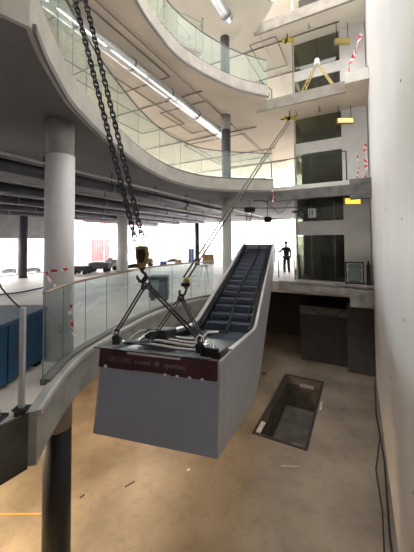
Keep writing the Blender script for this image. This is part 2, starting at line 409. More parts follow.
# ------------------------------------------------------------ escalator
P0 = V((-1.18, 3.21, 0)); ev = V((.276, .961, 0)).normalized(); sv = V((ev.y, -ev.x, 0)); W = 1.35
def E(t, s, z): return P0 + ev*s + sv*t + V((0,0,z))
def topz(s): return .55-(.60/3.1)*s if s < 3.1 else -.05+(s-3.1)*(1.68/7.3)
esc = thing('escalator', tuple(E(W/2, 5, 0)), 'long grey steel escalator hanging in chains across the void', 'escalator')
curve_top = [(0,.55),(1.5,.26),(2.5,.07),(2.8,.012),(3.0,-.025),(3.2,-.025),(3.45,.03),(10.4,1.63)]
prof = curve_top + [(10.4,.45),(3.9,-1.2),(3.2,-1.27),(2.4,-1.17),(-.135,-.28)]
build('side_panel', B().sheet(prof, E, W-.02, W), steel, esc)
build('side_panel', B().sheet(prof, E, 0, .02), steel, esc)
build('front_panel', B().sheet([(-.005,.36),(-.14,-.28),(-.12,-.295),(.015,.36)], E, .0, W), M('front_panel_grey', (.37,.40,.49), .4, .2, var=.04), esc)
build('bottom_panel', B().sheet([(-.135,-.28),(2.4,-1.17),(3.2,-1.27),(3.9,-1.2),(10.4,.45),(10.4,.47),(3.9,-1.18),(3.2,-1.25),(2.4,-1.15),(-.125,-.26)], E, .02, W-.02), MATS['front_panel_grey'], esc)
fb = build('header_board', B().sheet([(-.03,.56),(-.055,.375),(-.005,.365),(.02,.56)], E, -.0, W-.03), redbrown, esc)
build('side_cheek', B().sheet([(-.03,.545),(-.06,.32),(.22,.24),(.22,.50)], E, W, W+.006), M('cheek_grey', (.42,.42,.44), .5, .4), esc)
def fplane(t, h):   # point on the header board's face; h 0..1
    return E(t, -.0555+.025*h-.004, .375+.185*h)
# top edge trims
def trimpts(t, s0, s1, dz=0, n=26):
    return [E(t, s0+(s1-s0)*i/n, topz2(s0+(s1-s0)*i/n)+dz) for i in range(n+1)]
def topz2(s):
    for (a, za), (b, zb) in zip(curve_top, curve_top[1:]):
        if s <= b: return za+(zb-za)*(s-a)/(b-a)
    return curve_top[-1][1]
def band(t0, t1, s0, s1, dz0, dz1, n=30):
    S = [s0+(s1-s0)*i/n for i in range(n+1)]; vs = []; fs = []
    for s in S:
        z = topz2(s); vs += [E(t0,s,z+dz0), E(t1,s,z+dz0), E(t1,s,z+dz1), E(t0,s,z+dz1)]
    for i in range(n):
        o = 4*i; q = o+4
        for k in range(4): fs.append((o+k, o+(k+1) % 4, q+(k+1) % 4, q+k))
    fs += [(0,3,2,1), (4*n, 4*n+1, 4*n+2, 4*n+3)]
    return B().add(vs, fs)
build('edge_trim', band(W-.05, W+.006, .6, 10.4, 0, .02), trimsteel, esc)
build('edge_trim', band(-.006, .09, 1.9, 10.4, 0, .02), trimsteel, esc)
build('skirt', band(.10, .13, 1.4, 10.4, -.22, -.03), darkm, esc)
build('skirt', band(W-.09, W-.06, 1.4, 10.4, -.22, -.03), darkm, esc)
build('handrail_guide', band(.15, .19, 2.2, 10.4, -.06, -.02), black, esc)
build('handrail_guide', band(W-.16, W-.11, 3.0, 10.4, -.06, -.02), black, esc)
# steps: each copied from the first
tl = .42; tilt = -.60/3.1
def step_mesh():
    s0 = 0; b = B(); lo = .0
    a = math.atan(tilt)
    def S(t, u, h):   # tread frame tilted with the landing
        return E(t, u*math.cos(a)-h*math.sin(a), u*math.sin(a)+h*math.cos(a))
    t0, t1 = .20, W-.17
    P = [(0,0),(tl*.98,0),(tl*.98,-.03),(.05,-.03),(.045,-.13),(.03,-.19),(.0,-.19),(-.012,-.1),(-.014,-.02)]
    b.sheet([(u, h) for u, h in P], lambda t, u, h: S(t, u, h), t0, t1)
    n = 22
    for k in range(n):
        t = t0+(t1-t0)*(k+.2)/n
        b.box((t, .0, 0), (t+(t1-t0)/n*.45, tl*.97, .008), lambda tt, u, h: S(tt, u, h))
        b.sheet([(-.013,-.01),(-.021,-.02),(-.021,-.10),(-.006,-.19),(0,-.19)], S, t, t+(t1-t0)/n*.45)
    return b
ns = 17; rise = (7.3/ns)*(1.68/7.3); adv = 7.3/ns
st0 = build('step', step_mesh(), stepm, esc)
base0 = (3.05, -.05-.12)
def place_step(o, k):
    s, z = base0[0]+adv*k, base0[1]+rise*k
    o.location = ev*s+V((0,0,z))
place_step(st0, 0)
for k in range(1, ns):
    o = st0.copy(); col.objects.link(o); o.parent = esc; place_step(o, k)
for k in range(-4, 0):    # flat landing steps
    o = st0.copy(); col.objects.link(o); o.parent = esc; s = base0[0]+.37*k; o.location = ev*s+V((0,0,base0[1]-.37*k*(-tilt)))
# inner body under steps so nothing shows through
build('inner_truss', B().sheet([(.3,.25),(3.0,-.33),(10.3,1.25),(10.3,1.1),(3.1,-.5),(.3,.1)], E, .03, W-.03), black, esc)
build('end_plate', B().sheet([(10.36,1.6),(10.4,1.6),(10.4,.47),(10.36,.47)], E, .02, W-.02), MATS['front_panel_grey'], esc)
# handrail belts laid loose over the steps
def zs(s): return base0[1]+(s-base0[0])*(1.68/7.3)
pts = [E(.74+.06*math.sin(s*.9)-.0*s, s, zs(s)+.075) for s in [3.0+.35*i for i in range(21)]]
build('handrail_belt', B().tube([E(.66,2.0,.13),E(.68,2.5,.03)]+pts, .03, 8), black, esc, smooth=True)
pts = [E(1.12-.03*math.sin(s*.7), s, zs(s)+.085) for s in [3.4+.35*i for i in range(20)]]
build('handrail_belt', B().tube(pts, .016, 8), black, esc, smooth=True)
# landing equipment
build('landing_plate', B().sheet([(.0,.50),(.0,.52),(1.55,.22),(1.55,.20)], E, .03, W-.03), M('landing_dark', (.03,.03,.04), .35, .5), esc)
build('top_ledge', B().sheet([(-.05,.565),(-.05,.578),(.05,.56),(.05,.548)], E, -.07, W-.10), darkm, esc)
build('bright_strip', B().sheet([(-.058,.545),(-.058,.558),(-.03,.558),(-.03,.545)], E, .35, .95), trimsteel, esc)
for (s0, t0, t1, dz, r) in ((.22,.06,1.08,.045,.016),(.42,.16,1.05,.05,.02),(.62,.1,1.0,.055,.014),(.85,.05,.82,.06,.018)):
    pts = [E(t0, s0+.18, topz(s0+.18)+.02), E(t0+.05, s0+.04, topz(s0+.04)+dz)] + [E(t0+.1+(t1-t0-.1)*i/6, s0, topz(s0)+dz+.012*math.sin(i)) for i in range(7)] + [E(t1+.05, s0+.05, topz(s0)+dz+.03)]
    build('chrome_rail', B().tube(pts, r*1.25,10), chrome, esc, smooth=True)
build('motor_cover', B().box((.22,.55,.0),(.52,.95,.18), lambda t,s,z: E(t,s,topz(s)+z)), darkm, esc, bevel=.03)
build('control_plate', B().box((1.10,.14,-.0),(1.30,.17,.15), lambda t,s,z: E(t,s,.46+z)), black, esc)
build('control_plate', B().box((1.30,.12,.0),(1.32,.5,.08), lambda t,s,z: E(t,s,topz(s)-.02+z)), black, esc)
build('newel_loop', B().tube([E(1.05,.15,.56),E(1.1,.16,.62),E(1.11,.2,.70),E(1.16,.24,.745),E(1.26,.3,.74)], .011, 8), white, esc, smooth=True)
build('wire_loop', B().tube([E(1.2,.2,.6),E(1.23,.18,.66),E(1.26,.2,.62),E(1.22,.2,.58),E(1.18,.18,.63),E(1.24,.15,.69)], .009, 6), white, esc, smooth=True)
for k in range(2):
    build('wire_loop', B().tube([E(.18+.12*k,.25,.56),E(.22+.12*k,.3,.62),E(.28+.12*k,.36,.66),E(.33+.12*k,.42,.655)], .005, 6), white, esc, smooth=True)
for t_ in (.1, 1.1): build('lifting_lug', B().box((t_-.04,.1,.56),(t_+.04,.16,.66), E), darkm, esc, bevel=.01)
for k in range(4):
    build('trim_clip', B().box((.78+.13*k,-.075,.375),(.81+.13*k,-.062,.395), E), white, fb)
build('sticker', B().box((.085,-.078,.38),(.115,-.066,.41), E), white, fb)
build('scraped_patch', B().box((.45,-.073,.375),(.85,-.064,.388), E), M('primer_grey', (.35,.35,.38), .6), fb)
# lettering on the header board
for word, t0_, t1_ in (('SAILCLORS', .13, .39), ('overwall', .43, .62), ('AB', .665, .72), ('opentiess', .77, 1.0)):
    cu = bpy.data.curves.new('lettering', 'FONT'); cu.body = word; cu.size = .072; cu.extrude = .001; cu.resolution_u = 2; cu.space_character = 1.12
    to = bpy.data.objects.new('tmp_text', cu); col.objects.link(to)
    bpy.context.view_layer.update()
    me = bpy.data.meshes.new_from_object(to.evaluated_get(bpy.context.evaluated_depsgraph_get())); bpy.data.objects.remove(to)
    wd = max(v.co.x for v in me.vertices); k_ = (t1_-t0_)/wd
    for v in me.vertices:
        p = fplane(t0_+v.co.x*k_, .40+v.co.y/.185*.95) + V((-ev.x,-ev.y,.13))*(.0015+v.co.z); v.co = p-LOC[esc.name]
    me.materials.clear(); me.materials.append(M('chalk_letters', (.30,.22,.26), .7))
    lo = bpy.data.objects.new('lettering', me); col.objects.link(lo); lo.parent = fb

# ------------------------------------------------------------ rigging
def link_mesh(b, c, ax, side, L, Wd, r):
    pts = []
    for k in range(12):
        a = 2*math.pi*k/12
        x = math.cos(a)*Wd; y = math.sin(a)*Wd + (L/2-Wd)*(1 if math.sin(a) >= 0 else -1)
        pts.append(c+side*x+ax*y)
    b.tube(pts, r, 6, closed=True)
def chain(p0, p1, pitch, label, mat, thick=.009, name='chain', group=None):
    b = B(); d = (p1-p0); n = max(2, int(d.length/pitch)); ax = d.normalized()
    s1 = ax.cross(V((0,1,0))).normalized(); s2 = ax.cross(s1).normalized()
    for i in range(n+1):
        c = p0+d*i/n; q = s1 if i % 2 == 0 else s2
        q = (q+ .35*(s2 if i % 2 == 0 else s1)).normalized()
        link_mesh(b, c, ax, q, pitch*1.42, pitch*.36, thick)
    return build(name, b, mat, smooth=True, label=label, cat='chain', group=group)
chm = M('chain_steel', (.03,.03,.035), .4, .7, var=.3, scale=20)
D0 = 3.1
def ext(pa, pb, z):   # extend the line pb->pa up to height z
    d = pa-pb; return pb+d*((z-pb.z)/d.z)
cA0 = at(134.5, 236, D0); cA1 = ext(at(75, 0, D0), cA0, 7.22)
cB0 = at(141.5, 234, D0+.03); cB1 = ext(at(85.5, 0, D0+.03), cB0, 7.22)
chain(cA0, cA1, .062, 'left of the two long black chains running up from yellow hook block', chm)
chain(cB0, cB1, .062, 'right of the two long black chains running up from yellow hook block', chm)
# pale thin end pieces and hook block
blk = thing('hook_block', tuple(at(142, 268, D0)), 'yellow and black hook block at the end of the black chains', 'hook block')
c = at(142, 256, D0)
def Q(x, y, z): return c+V((x, y, z))
sh = [(-.07,.10),(-.02,.12),(.06,.11),(.078,.02),(.055,-.06),(.03,-.12),(-.02,-.12),(-.05,-.07),(-.066,.0)]
def Qr(t, x, z): return Q(x, t, z)
build('housing', B().sheet(sh, Qr, -.035, .035), blockyel, blk, bevel=.008)
build('cheek_plate', B().sheet([(x*.62, z*.62+.01) for x, z in sh], Qr, -.048, -.035), black, blk)
build('cheek_plate', B().sheet([(x*.62, z*.62+.01) for x, z in sh], Qr, .035, .048), black, blk)
for x in (-.06, .05): build('shackle', B().tube([Q(x-.012,0,.10),Q(x-.015,0,.15),Q(x,0,.17),Q(x+.015,0,.15),Q(x+.012,0,.10)], .006, 6), galv, blk, smooth=True)
hk = [Q(0,0,-.10),Q(0,0,-.16),Q(.035,0,-.185),Q(.05,0,-.23),Q(.02,0,-.27),Q(-.025,0,-.265),Q(-.05,0,-.23),Q(-.055,0,-.20)]
hko = build('hook', B().tube(hk, [.02,.018,.018,.02,.022,.02,.015,.008], 10), darkm, blk, smooth=True)
build('swivel', B().lathe(Q(0,0,-.15), [(.022,0),(.032,.015),(.032,.04),(.02,.055)], 14), darkm, hko, smooth=True)
ringc = at(146, 281, D0)
slm = M('wire_sling', (.035,.035,.04), .45, .3, var=.3, scale=30)
def sling(p0, p1, r, label, sag=.0, group=None, twin=.014):
    d = (p1-p0); ax = d.normalized(); sd = ax.cross(V((0,1,0))).normalized()
    t = thing('wire_sling', tuple((p0+p1)/2-V((0,0,d.length/2*0))), label, 'sling', group)
    for sg in (-1, 1):
        build('wire_leg', B().tube([p0]+[p0+d*f+sd*sg*twin for f in (.06,.3,.5,.7,.94)]+[p1], r, 8), slm, t, smooth=True)
    for e, s in ((p0, 1), (p1, -1)):
        build('eye', B().tube([e+sd*math.cos(a)*.028+ax*(math.sin(a)*.04) for a in [2*math.pi*k/14 for k in range(14)]], .009, 8, closed=True), darkm, t, smooth=True)
    return t
tag(build('lifting_ring', B().tube([ringc+V((.04*math.cos(a),0,.055*math.sin(a))) for a in [2*math.pi*k/20 for k in range(20)]], .012, 10, closed=True), darkm, smooth=True), 'dark oval lifting ring gathering the slings under the yellow block', 'ring')
lugL = E(.1,.13,.70); lugR = E(1.1,.13,.70)
sling(ringc+V((-.02,0,-.05)), lugL, .010, 'wire sling sloping down left from the lifting ring')
sling(ringc+V((.03,0,-.05)), lugR, .012, 'wire sling sloping down right from the lifting ring', twin=.016)
for p, l in ((lugL, 'shackle at the left front corner of the escalator'), (lugR, 'shackle at the right front corner of the escalator')):
    t = thing('shackle', tuple(p-V((0,0,.09))), l, 'shackle')
    build('bow', B().tube([p+V((-.03,0,-.07)),p+V((-.04,0,-.02)),p+V((-.025,0,.03)),p+V((0,0,.045)),p+V((.025,0,.03)),p+V((.04,0,-.02)),p+V((.03,0,-.07))], .011, 8), galv, t, smooth=True)
    build('pin', B().tube([p+V((-.055,0,-.07)),p+V((.055,0,-.07))], .01, 8), darkm, t, smooth=True)
# second hook and long diagonal rope
h2 = at(186, 283, 3.5); far = at(291, 118, 11.9)
t = thing('rope_hook', tuple(h2-V((0,0,.2))), 'yellow and black hook at the lower end of the diagonal rope', 'hook')
build('body', B().lathe(h2-V((0,0,.07)), [(.018,0),(.036,.03),(.042,.09),(.03,.13),(.012,.15)], 14), blockyel, t, smooth=True)
build('cheek', B().lathe(h2-V((.01,.0,.03)), [(.055,0),(.056,.02),(.055,.04)], 14), black, t, smooth=True)
build('hook', B().tube([h2+V((0,0,-.07)),h2+V((-.02,0,-.13)),h2+V((-.06,0,-.15)),h2+V((-.085,0,-.12)),h2+V((-.08,0,-.08))], .014, 8), darkm, t, smooth=True)
t = thing('steel_rope', tuple((h2+far)/2), 'doubled steel rope running diagonally up to the yellow beam clamp', 'rope')
for o_ in (-.03, .03):
    build('rope_strand', B().tube([h2+V((o_,0,.08)), h2*.5+far*.5+V((o_*1.3,0,0)), far+V((o_*1.8,0,-.12))], [.012,.02,.03], 6), M('rope_grey', (.16,.15,.12), .6, .3), t, smooth=True)
sling(h2+V((-.06,0,-.17)), E(1.1,.22,.68), .011, 'wire sling dropping from the rope hook to the escalator right corner')
sling(h2+V((-.07,0,-.17)), E(.45,.3,.58), .007, 'thin wire sling running left from the rope hook to the landing')
# beam clamps
def clamp(p, zc, label):
    t = thing('beam_clamp', tuple(p), label, 'clamp', None)
    build('jaw', B().box((p.x-.2,p.y-.06,p.z-.05),(p.x+.02,p.y+.06,p.z+.10)), yellow, t, bevel=.015)
    build('jaw', B().box((p.x+.06,p.y-.06,p.z-.03),(p.x+.32,p.y+.06,p.z+.12)), yellow, t, bevel=.015)
    build('sheave', B().lathe((p.x-.02,p.y-.07,p.z), [(.07,0),(.07,.14)], 16, 'y'), darkm, t, smooth=True)
    build('hanger', B().box((p.x+.02,p.y-.02,p.z),(p.x+.06,p.y+.02,zc)), darkm, t)
    build('screw', B().tube([(p.x-.34,p.y,p.z-.02),(p.x-.2,p.y,p.z)], .03, 8), darkm, t, smooth=True)
clamp(far, 7.25, 'yellow beam clamp under the middle ceiling holding the diagonal rope')
up = at(290, 37, 12.1); clamp(up, 10.75, 'yellow beam clamp under the top ceiling beside the lift tower')
lo_ = at(296, 215, 12.0)
tag(build('vertical_cable', B().tube([up+V((.25,0,0)), V((up.x+.25, up.y, 7.72))], .012, 6), darkm), 'dark cable hanging from the upper yellow clamp', 'cable')
# two chain hoists holding the far end of the escalator
hx = M('hoist_body', (.05,.05,.055), .5, .3)
def hoist(p, q, w_, label):
    t = thing('chain_hoist', tuple(p), label, 'hoist')
    build('body', B().lathe((p.x-w_/2,p.y,p.z), [(.08,0),(.13,.05),(.13,w_-.05),(.08,w_)], 14, 'x'), hx, t, smooth=True)
    build('top_hook', B().tube([(p.x,p.y,p.z+.1),(p.x,p.y,3.6)], .015, 6), hx, t)
    build('hand_chain', B().tube([(p.x-w_*.3,p.y,p.z-.1),(p.x-w_*.35,p.y,q.z+.3),(p.x-w_*.2,p.y,q.z+.2),(p.x-w_*.15,p.y,p.z-.1)], .014, 5), hx, t, smooth=True)
    build('load_chain', B().tube([(p.x+w_*.2,p.y,p.z-.1),tuple(q)], .022, 6), hx, t)
    return t
hoist(at(250,210,13.0), E(.15,10.1,1.62), .5, 'large dark chain hoist under gallery over left end of escalator')
hoist(at(268,220,12.9), E(W*.75,10.1,1.62), .34, 'smaller dark chain hoist over the right end of the escalator')
t = thing('chain_hoist', tuple(at(301,213,12.0)), 'dark horizontal hoist trolley beside the lift tower', 'hoist')
p = at(301,213,12.0)
build('body', B().box((p.x-.35,p.y-.08,p.z-.04),(p.x+.2,p.y+.08,p.z+.06)), hx, t, bevel=.02)
build('hanger', B().box((p.x-.1,p.y-.03,p.z),(p.x-.05,p.y+.03,3.42)), hx, t)
build('wheel', B().lathe((p.x+.12,p.y-.09,p.z-.02), [(.09,0),(.09,.18)], 14, 'y'), hx, t)
# black conduits slung under the gallery by the hoists
cg = 'conduits slung under the middle gallery'
for k, (a, b_) in enumerate((((232,208),(330,207)),((236,215),(290,220)),((255,201),(298,200)))):
    p, q = at(*a, 12.6), at(*b_, 12.2); m_ = (p+q)/2-V((0,0,.05))
    t = tag(build('conduit', B().tube([p, m_, q], .02, 6), darkm), ('upper','lower','topmost')[k]+' dark conduit slung under the gallery near the chain hoists', 'conduit', cg)
tag(build('loose_cable', B().tube([at(262,200,12.5),at(272,207,12.5),at(279,214,12.5),at(284,212,12.5),at(288,205,12.5),at(292,201,12.5)], .012, 6), black, smooth=True), 'black cable looping under the gallery between the hoists', 'cable')

# ------------------------------------------------------------ lift tower
tm = M('tower_white', (.66,.65,.64), .6, var=.04)
TA = 13.2; TB0, TB1 = -2.42, -.54
t_ = B()
gbox(t_, TA, TA+.12, TB0, TB1, 1.98, 2.6); gbox(t_, TA, TA+.12, TB0, TB1, 5.62, 6.12); gbox(t_, TA, TA+.12, TB0, TB1, 9.0, 9.45)
struct('wall_lift_band', t_, tm)
t_ = B()
for (z0, z1) in ((0,3.42),(4.0,7.25),(7.65,10.75),(11.15,14.3)):
    gbox(t_, TA-.02, TA+.12, TB1, .42, z0, z1)
struct('wall_lift_side', t_, tm)
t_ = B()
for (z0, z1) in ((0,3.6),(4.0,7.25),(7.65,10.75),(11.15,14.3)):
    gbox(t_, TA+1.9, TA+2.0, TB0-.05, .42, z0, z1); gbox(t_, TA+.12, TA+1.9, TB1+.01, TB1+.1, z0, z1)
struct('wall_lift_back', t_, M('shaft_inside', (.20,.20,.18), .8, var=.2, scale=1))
t_ = B()
for (z0, z1) in ((0,3.6),(4.0,7.25),(7.65,10.75),(11.15,14.3)):
    gbox(t_, TA-.02, TA+.05, TB0-.08, TB0, z0, z1); gbox(t_, TA+1.9, TA+1.97, TB0-.08, TB0-.02, z0, z1)
struct('trim_14', t_, M('tower_post', (.42,.46,.42), .5, .3))
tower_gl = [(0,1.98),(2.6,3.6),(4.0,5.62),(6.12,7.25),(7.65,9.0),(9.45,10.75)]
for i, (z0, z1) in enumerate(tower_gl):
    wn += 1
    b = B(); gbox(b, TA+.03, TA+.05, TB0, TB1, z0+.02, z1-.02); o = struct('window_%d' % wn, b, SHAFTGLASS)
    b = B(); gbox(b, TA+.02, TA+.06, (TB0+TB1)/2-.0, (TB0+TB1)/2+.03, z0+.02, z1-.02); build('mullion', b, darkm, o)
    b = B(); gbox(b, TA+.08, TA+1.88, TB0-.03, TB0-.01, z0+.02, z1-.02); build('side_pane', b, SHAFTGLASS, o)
# guide rails and brackets inside the shaft
for bb, lab in ((-2.0,'left'), (-1.0,'right')):
    b = B(); gbox(b, TA+1.0, TA+1.06, bb, bb+.05, 0.02, 3.58)
    tag(build('guide_rail', b, galv), lab+' steel guide rail inside the lift shaft at escalator level', 'rail')
b = B(); gbox(b, TA+1.4, TA+1.5, -1.9, -1.1, 0.02, 2.0)
tag(build('shaft_door', b, M('shaft_door', (.09,.09,.1), .5)), 'dark landing door seen through the lowest glass of the lift shaft', 'door')
b = B(); gbox(b, TA-.012, TA+.0, -1.95, -1.62, 2.75, 3.15)
o = build('paper_notice', b, M('paper', (.8,.85,.82), .6), label='small white paper notice on the shaft glass under the gallery', cat='notice')
bpy.context.view_layer.update()
b = B(); gbox(b, TA-.014, TA-.012, -1.90, -1.87, 2.8, 3.1); gbox(b, TA-.014, TA-.012, -1.80, -1.76, 2.85, 3.1); build('dark_bars', b, colgrey, o)
# yellow lamps
lampm = M('yellow_lamp', (.9,.7,.15), .5, emit=(1,.66,.08), estr=.42)
for (a, bb0, bb1, z, l) in ((12.5,-.45,.15,3.2,'glowing yellow light box under the middle gallery by white wall'), (12.5,-.55,.1,6.55,'glowing yellow light box under the top gallery by white wall'), (12.5,-.5,.15,10.2,'dull yellow light box under the top ceiling by white wall')):
    pass
def lightbox(px0, px1, py, D, h, l, m, zc):
    p = at(px0, py, D); q = at(px1, py, D-.1*(px1-px0)*D/F)
    t = thing('light_box', tuple(p), l, 'lamp')
    build('housing', B().box((p.x-.02,p.y+.0,p.z-.02),(q.x+.02,p.y+.14,p.z+h+.02)), M('lamp_housing', (.3,.26,.12), .5), t)
    build('diffuser', B().box((p.x,p.y-.015,p.z),(q.x,p.y,p.z+h)), m, t)
    for x in (p.x+.05, q.x-.05): build('hanger', B().box((x-.01,p.y+.05,p.z+h),(x+.01,p.y+.07,zc)), darkm, t)
lightbox(346, 362, 205, 11.3, .22, 'glowing yellow light box beneath the middle gallery by the wall', lampm, 3.6)
lightbox(341, 357, 122, 11.4, .17, 'glowing cream light box beneath the highest gallery by the wall', M('cream_lamp', (.9,.8,.4), .5, emit=(1,.72,.28), estr=.38), 7.25)
lightbox(341, 356, 39, 11.4, .18, 'dull unlit yellow light box below the top ceiling by the wall', M('dull_lamp', (.45,.36,.1), .5), 10.75)

# ------------------------------------------------------------ green machine on the landing
t = thing('lift_machine', tuple(G(12.6,-.25,0)), 'green and grey machine in a steel frame on the landing by wall', 'machine')
def mb(a0,a1,b0,b1,z0,z1): b = B(); return gbox(b,a0,a1,b0,b1,z0,z1)
cab = build('cabinet', mb(12.52,12.9,-.40,.05,.12,.78), M('machine_green', (.13,.2,.18), .5, .2), t, bevel=.02)
build('door', mb(12.5,12.52,-.35,0,.18,.72), M('machine_door', (.18,.26,.23), .4, .2), cab,bevel=.006)
for bq in (-.5,.1):
    build('frame_post', mb(12.46,12.5,bq,bq+.04,0,.85), darkm, t); build('frame_post', mb(12.92,12.96,bq,bq+.04,0,.85), darkm, t)
build('top_bar', mb(12.46,12.5,-.5,.14,.85,.9), darkm, t); build('bottom_bar', mb(12.46,12.5,-.5,.14,.05,.1), darkm, t); build('side_bar', mb(12.5,12.92,.1,.14,.85,.9), darkm, t)
for bq in (-.46,.02): build('bracket', mb(12.44,12.46,bq,bq+.08,.55,.63), galv, t); build('bracket', mb(12.44,12.46,bq,bq+.08,.12,.2), galv, t)
tag(build('gas_cylinder', B().lathe(G(12.55,.3,0), [(.07,0),(.075,.03),(.075,.75),(.04,.85),(.03,.95)], 16), black, smooth=True), 'black upright cylinder squeezed between machine and white wall', 'cylinder')

# ------------------------------------------------------------ person
def skin_body(name, joints, edges, rad, mat, parent, root=0):
    me = bpy.data.meshes.new(name); me.from_pydata(joints, edges, []); o = bpy.data.objects.new(name, me); col.objects.link(o)
    m = o.modifiers.new('skin', 'SKIN'); sk = me.skin_vertices[0] if me.skin_vertices else None
    if sk is None:
        bpy.context.view_layer.objects.active = o; bpy.context.view_layer.update()
    sv_ = me.skin_vertices[0].data
    for i, r in enumerate(rad): sv_[i].radius = (r, r) if not isinstance(r, tuple) else r; sv_[i].use_root = (i == root)
    m.use_smooth_shade = True
    s = o.modifiers.new('sub', 'SUBSURF'); s.levels = 2; s.render_levels = 2
    me.materials.append(mat); o.parent = parent; return o
pp = at(286, 275, 15.0); pp.z = 0
per = thing('person', tuple(pp), 'person in dark work clothes standing at the top of the escalator, arm outstretched', 'person'); per.rotation_euler.z = math.radians(-30); per.scale = (1.0,1.0,1.0)
J = [(0,0,.90),(0,0,1.08),(0,-.01,1.30),(0,-.02,1.40),(0,-.04,1.50),(0,-.055,1.60),(0,-.05,1.67),
     (-.17,-.02,1.36),(-.30,-.12,1.16),(-.45,-.26,1.17),(-.53,-.31,1.18),
     (.17,-.01,1.36),(.23,.03,1.10),(.22,-.08,.88),(.22,-.10,.80),
     (-.09,0,.86),(-.11,-.02,.48),(-.12,.03,.09),(-.13,-.12,.04),
     (.09,0,.86),(.11,-.03,.48),(.12,.05,.09),(.14,-.10,.04)]
Ed = [(0,1),(1,2),(2,3),(3,4),(4,5),(5,6),(2,7),(7,8),(8,9),(9,10),(2,11),(11,12),(12,13),(13,14),(0,15),(15,16),(16,17),(17,18),(0,19),(19,20),(20,21),(21,22)]
Rd = [(.14,.11),(.13,.10),(.15,.10),.07,.055,.085,.07,.055,.045,.035,.022,.055,.045,.035,.025,.085,.062,.045,.035,.085,.062,.045,.035]
skn = M('skin', (.45,.28,.2), .6); cloth = M('dark_workwear', (.05,.055,.065), .8)
bod = skin_body('body', J, Ed, Rd, skn, per)
ji = [0,1,2,3,7,8,9,11,12,13]
mp = {j: i for i, j in enumerate(ji)}
skin_body('jacket', [J[j] for j in ji], [(mp[a], mp[b]) for a, b in Ed if a in mp and b in mp], [(.16,.13),(.15,.12),(.17,.12),.085,.07,.058,.046,.07,.058,.046], cloth, per)
ji = [0,15,16,17,19,20,21]; mp = {j: i for i, j in enumerate(ji)}
skin_body('trousers', [J[j] for j in ji], [(mp[a], mp[b]) for a, b in Ed if a in mp and b in mp], [(.16,.13),.1,.075,.062,.1,.075,.062], M('dark_trousers', (.035,.035,.045), .8), per)
LOC['P'] = V((0,0,0))
class _P: name = 'P'
def loc_part(name, b, mat, parent):
    me = bpy.data.meshes.new(name); me.from_pydata([tuple(v) for v in b.v], [], b.f); me.materials.append(mat)
    for p in me.polygons: p.use_smooth = True
    o = bpy.data.objects.new(name, me); col.objects.link(o); o.parent = parent; return o
loc_part('hair', B().lathe((0,-.04,1.63), [(.095,-.03),(.104,.02),(.09,.07),(.05,.105),(.01,.115)], 16), M('dark_hair', (.03,.025,.02), .8), per)
for s in (-1, 1):
    loc_part('eye', B().lathe((.032*s,-.145,1.615), [(.004,-.006),(.011,0),(.004,.006)], 8), black, bod)
loc_part('nose', B().lathe((0,-.15,1.575), [(.016,-.015),(.012,.01),(.004,.035)], 8), skn, bod)
for s, hnd in ((-1, J[10]), (1, J[14])):
    for k in range(4):
        d = V((-.05,-.03,0)) if s < 0 else V((0,-.01,-.06))
        o_ = V((0,0,.02*(k-1.5))) if s < 0 else V((0,.02*(k-1.5),0))
        h = V(hnd)+o_; loc_part('finger', B().tube([h, h+d*.8, h+d*(1.25-.1*abs(k-1.5))+V((0,-.008,-.008))], [.011,.010,.008], 6), skn, bod)
    h = V(hnd); loc_part('thumb', B().tube([h, h+V((-.02,-.03,.035)), h+V((-.045,-.04,.045))], [.012,.011,.009], 6), skn, bod)
rc = at(297.5, 275, 14.6)
t = thing('red_canister', (rc.x, rc.y, 0), 'red cylinder standing beside the lift tower behind the person', 'canister')  # unidentified red object, modelled as a canister with a hose
build('cylinder', B().lathe((rc.x,rc.y,.3), [(.09,0),(.1,.04),(.1,.65),(.05,.75),(.03,.8)], 16), M('signal_red', (.6,.04,.03), .4), t, smooth=True)
build('stand', B().box((rc.x-.14,rc.y-.1,0),(rc.x+.14,rc.y+.1,.3)), darkm, t)
build('hose', B().tube([(rc.x,rc.y-.03,1.08),(rc.x+.1,rc.y-.08,1.0),(rc.x+.12,rc.y-.08,.7)], .015, 6), black, t, smooth=True)

# ------------------------------------------------------------ ducts
def duct(b, a0, a1, z, r, m, label, group, strip_=False, zc=3.6):
    c = G((a0+a1)/2, b, z); t = thing('air_duct', tuple(c), label, 'duct', group)
    build('pipe', B().tube([G(a0,b,z),G(a1,b,z)], r, 16), m, t, smooth=True)
    a = a0+.9
    while a < a1:
        build('collar', B().tube([G(a,b,z),G(a+.06,b,z)], r+.015, 16), M('collar_grey', (.2,.2,.21), .5, .4), t, smooth=True)
        build('strap', B().box((a+.02,b-.012,z+r),(a+.04,b+.012,zc), lambda x,y,zz: G(x,y,zz)), darkm, t); a += 1.9
    return t
dg = 'grey air ducts below the middle gallery'
for i, b_ in enumerate((-5.95,-8.3,-10.5,-12.7,-14.8)):
    nm = ('nearest','second','third','fourth','farthest')[i]
    duct(b_, -1, 13.6 if i == 0 else 19, 3.22, .13, ductm, nm+' dark grey duct under the middle gallery counted from the white wall', dg)
    tag(build('sprinkler_pipe', B().tube([G(-1,b_+.45,3.32),G(18,b_+.45,3.32)], .03, 8), M('white_pipe', (.6,.6,.6), .5), smooth=True), 'thin pale pipe running alongside the '+nm+' duct below the middle gallery', 'pipe', 'thin pipes beside the ducts')
dd = duct(-5.8, 1.5, 13.3, 6.98, .19, galv, 'silver duct with light strip under the highest gallery', None, zc=7.25)
ltm = M('tube_light', (1,1,1), .5, emit=(1,.97,.93), estr=1.5)
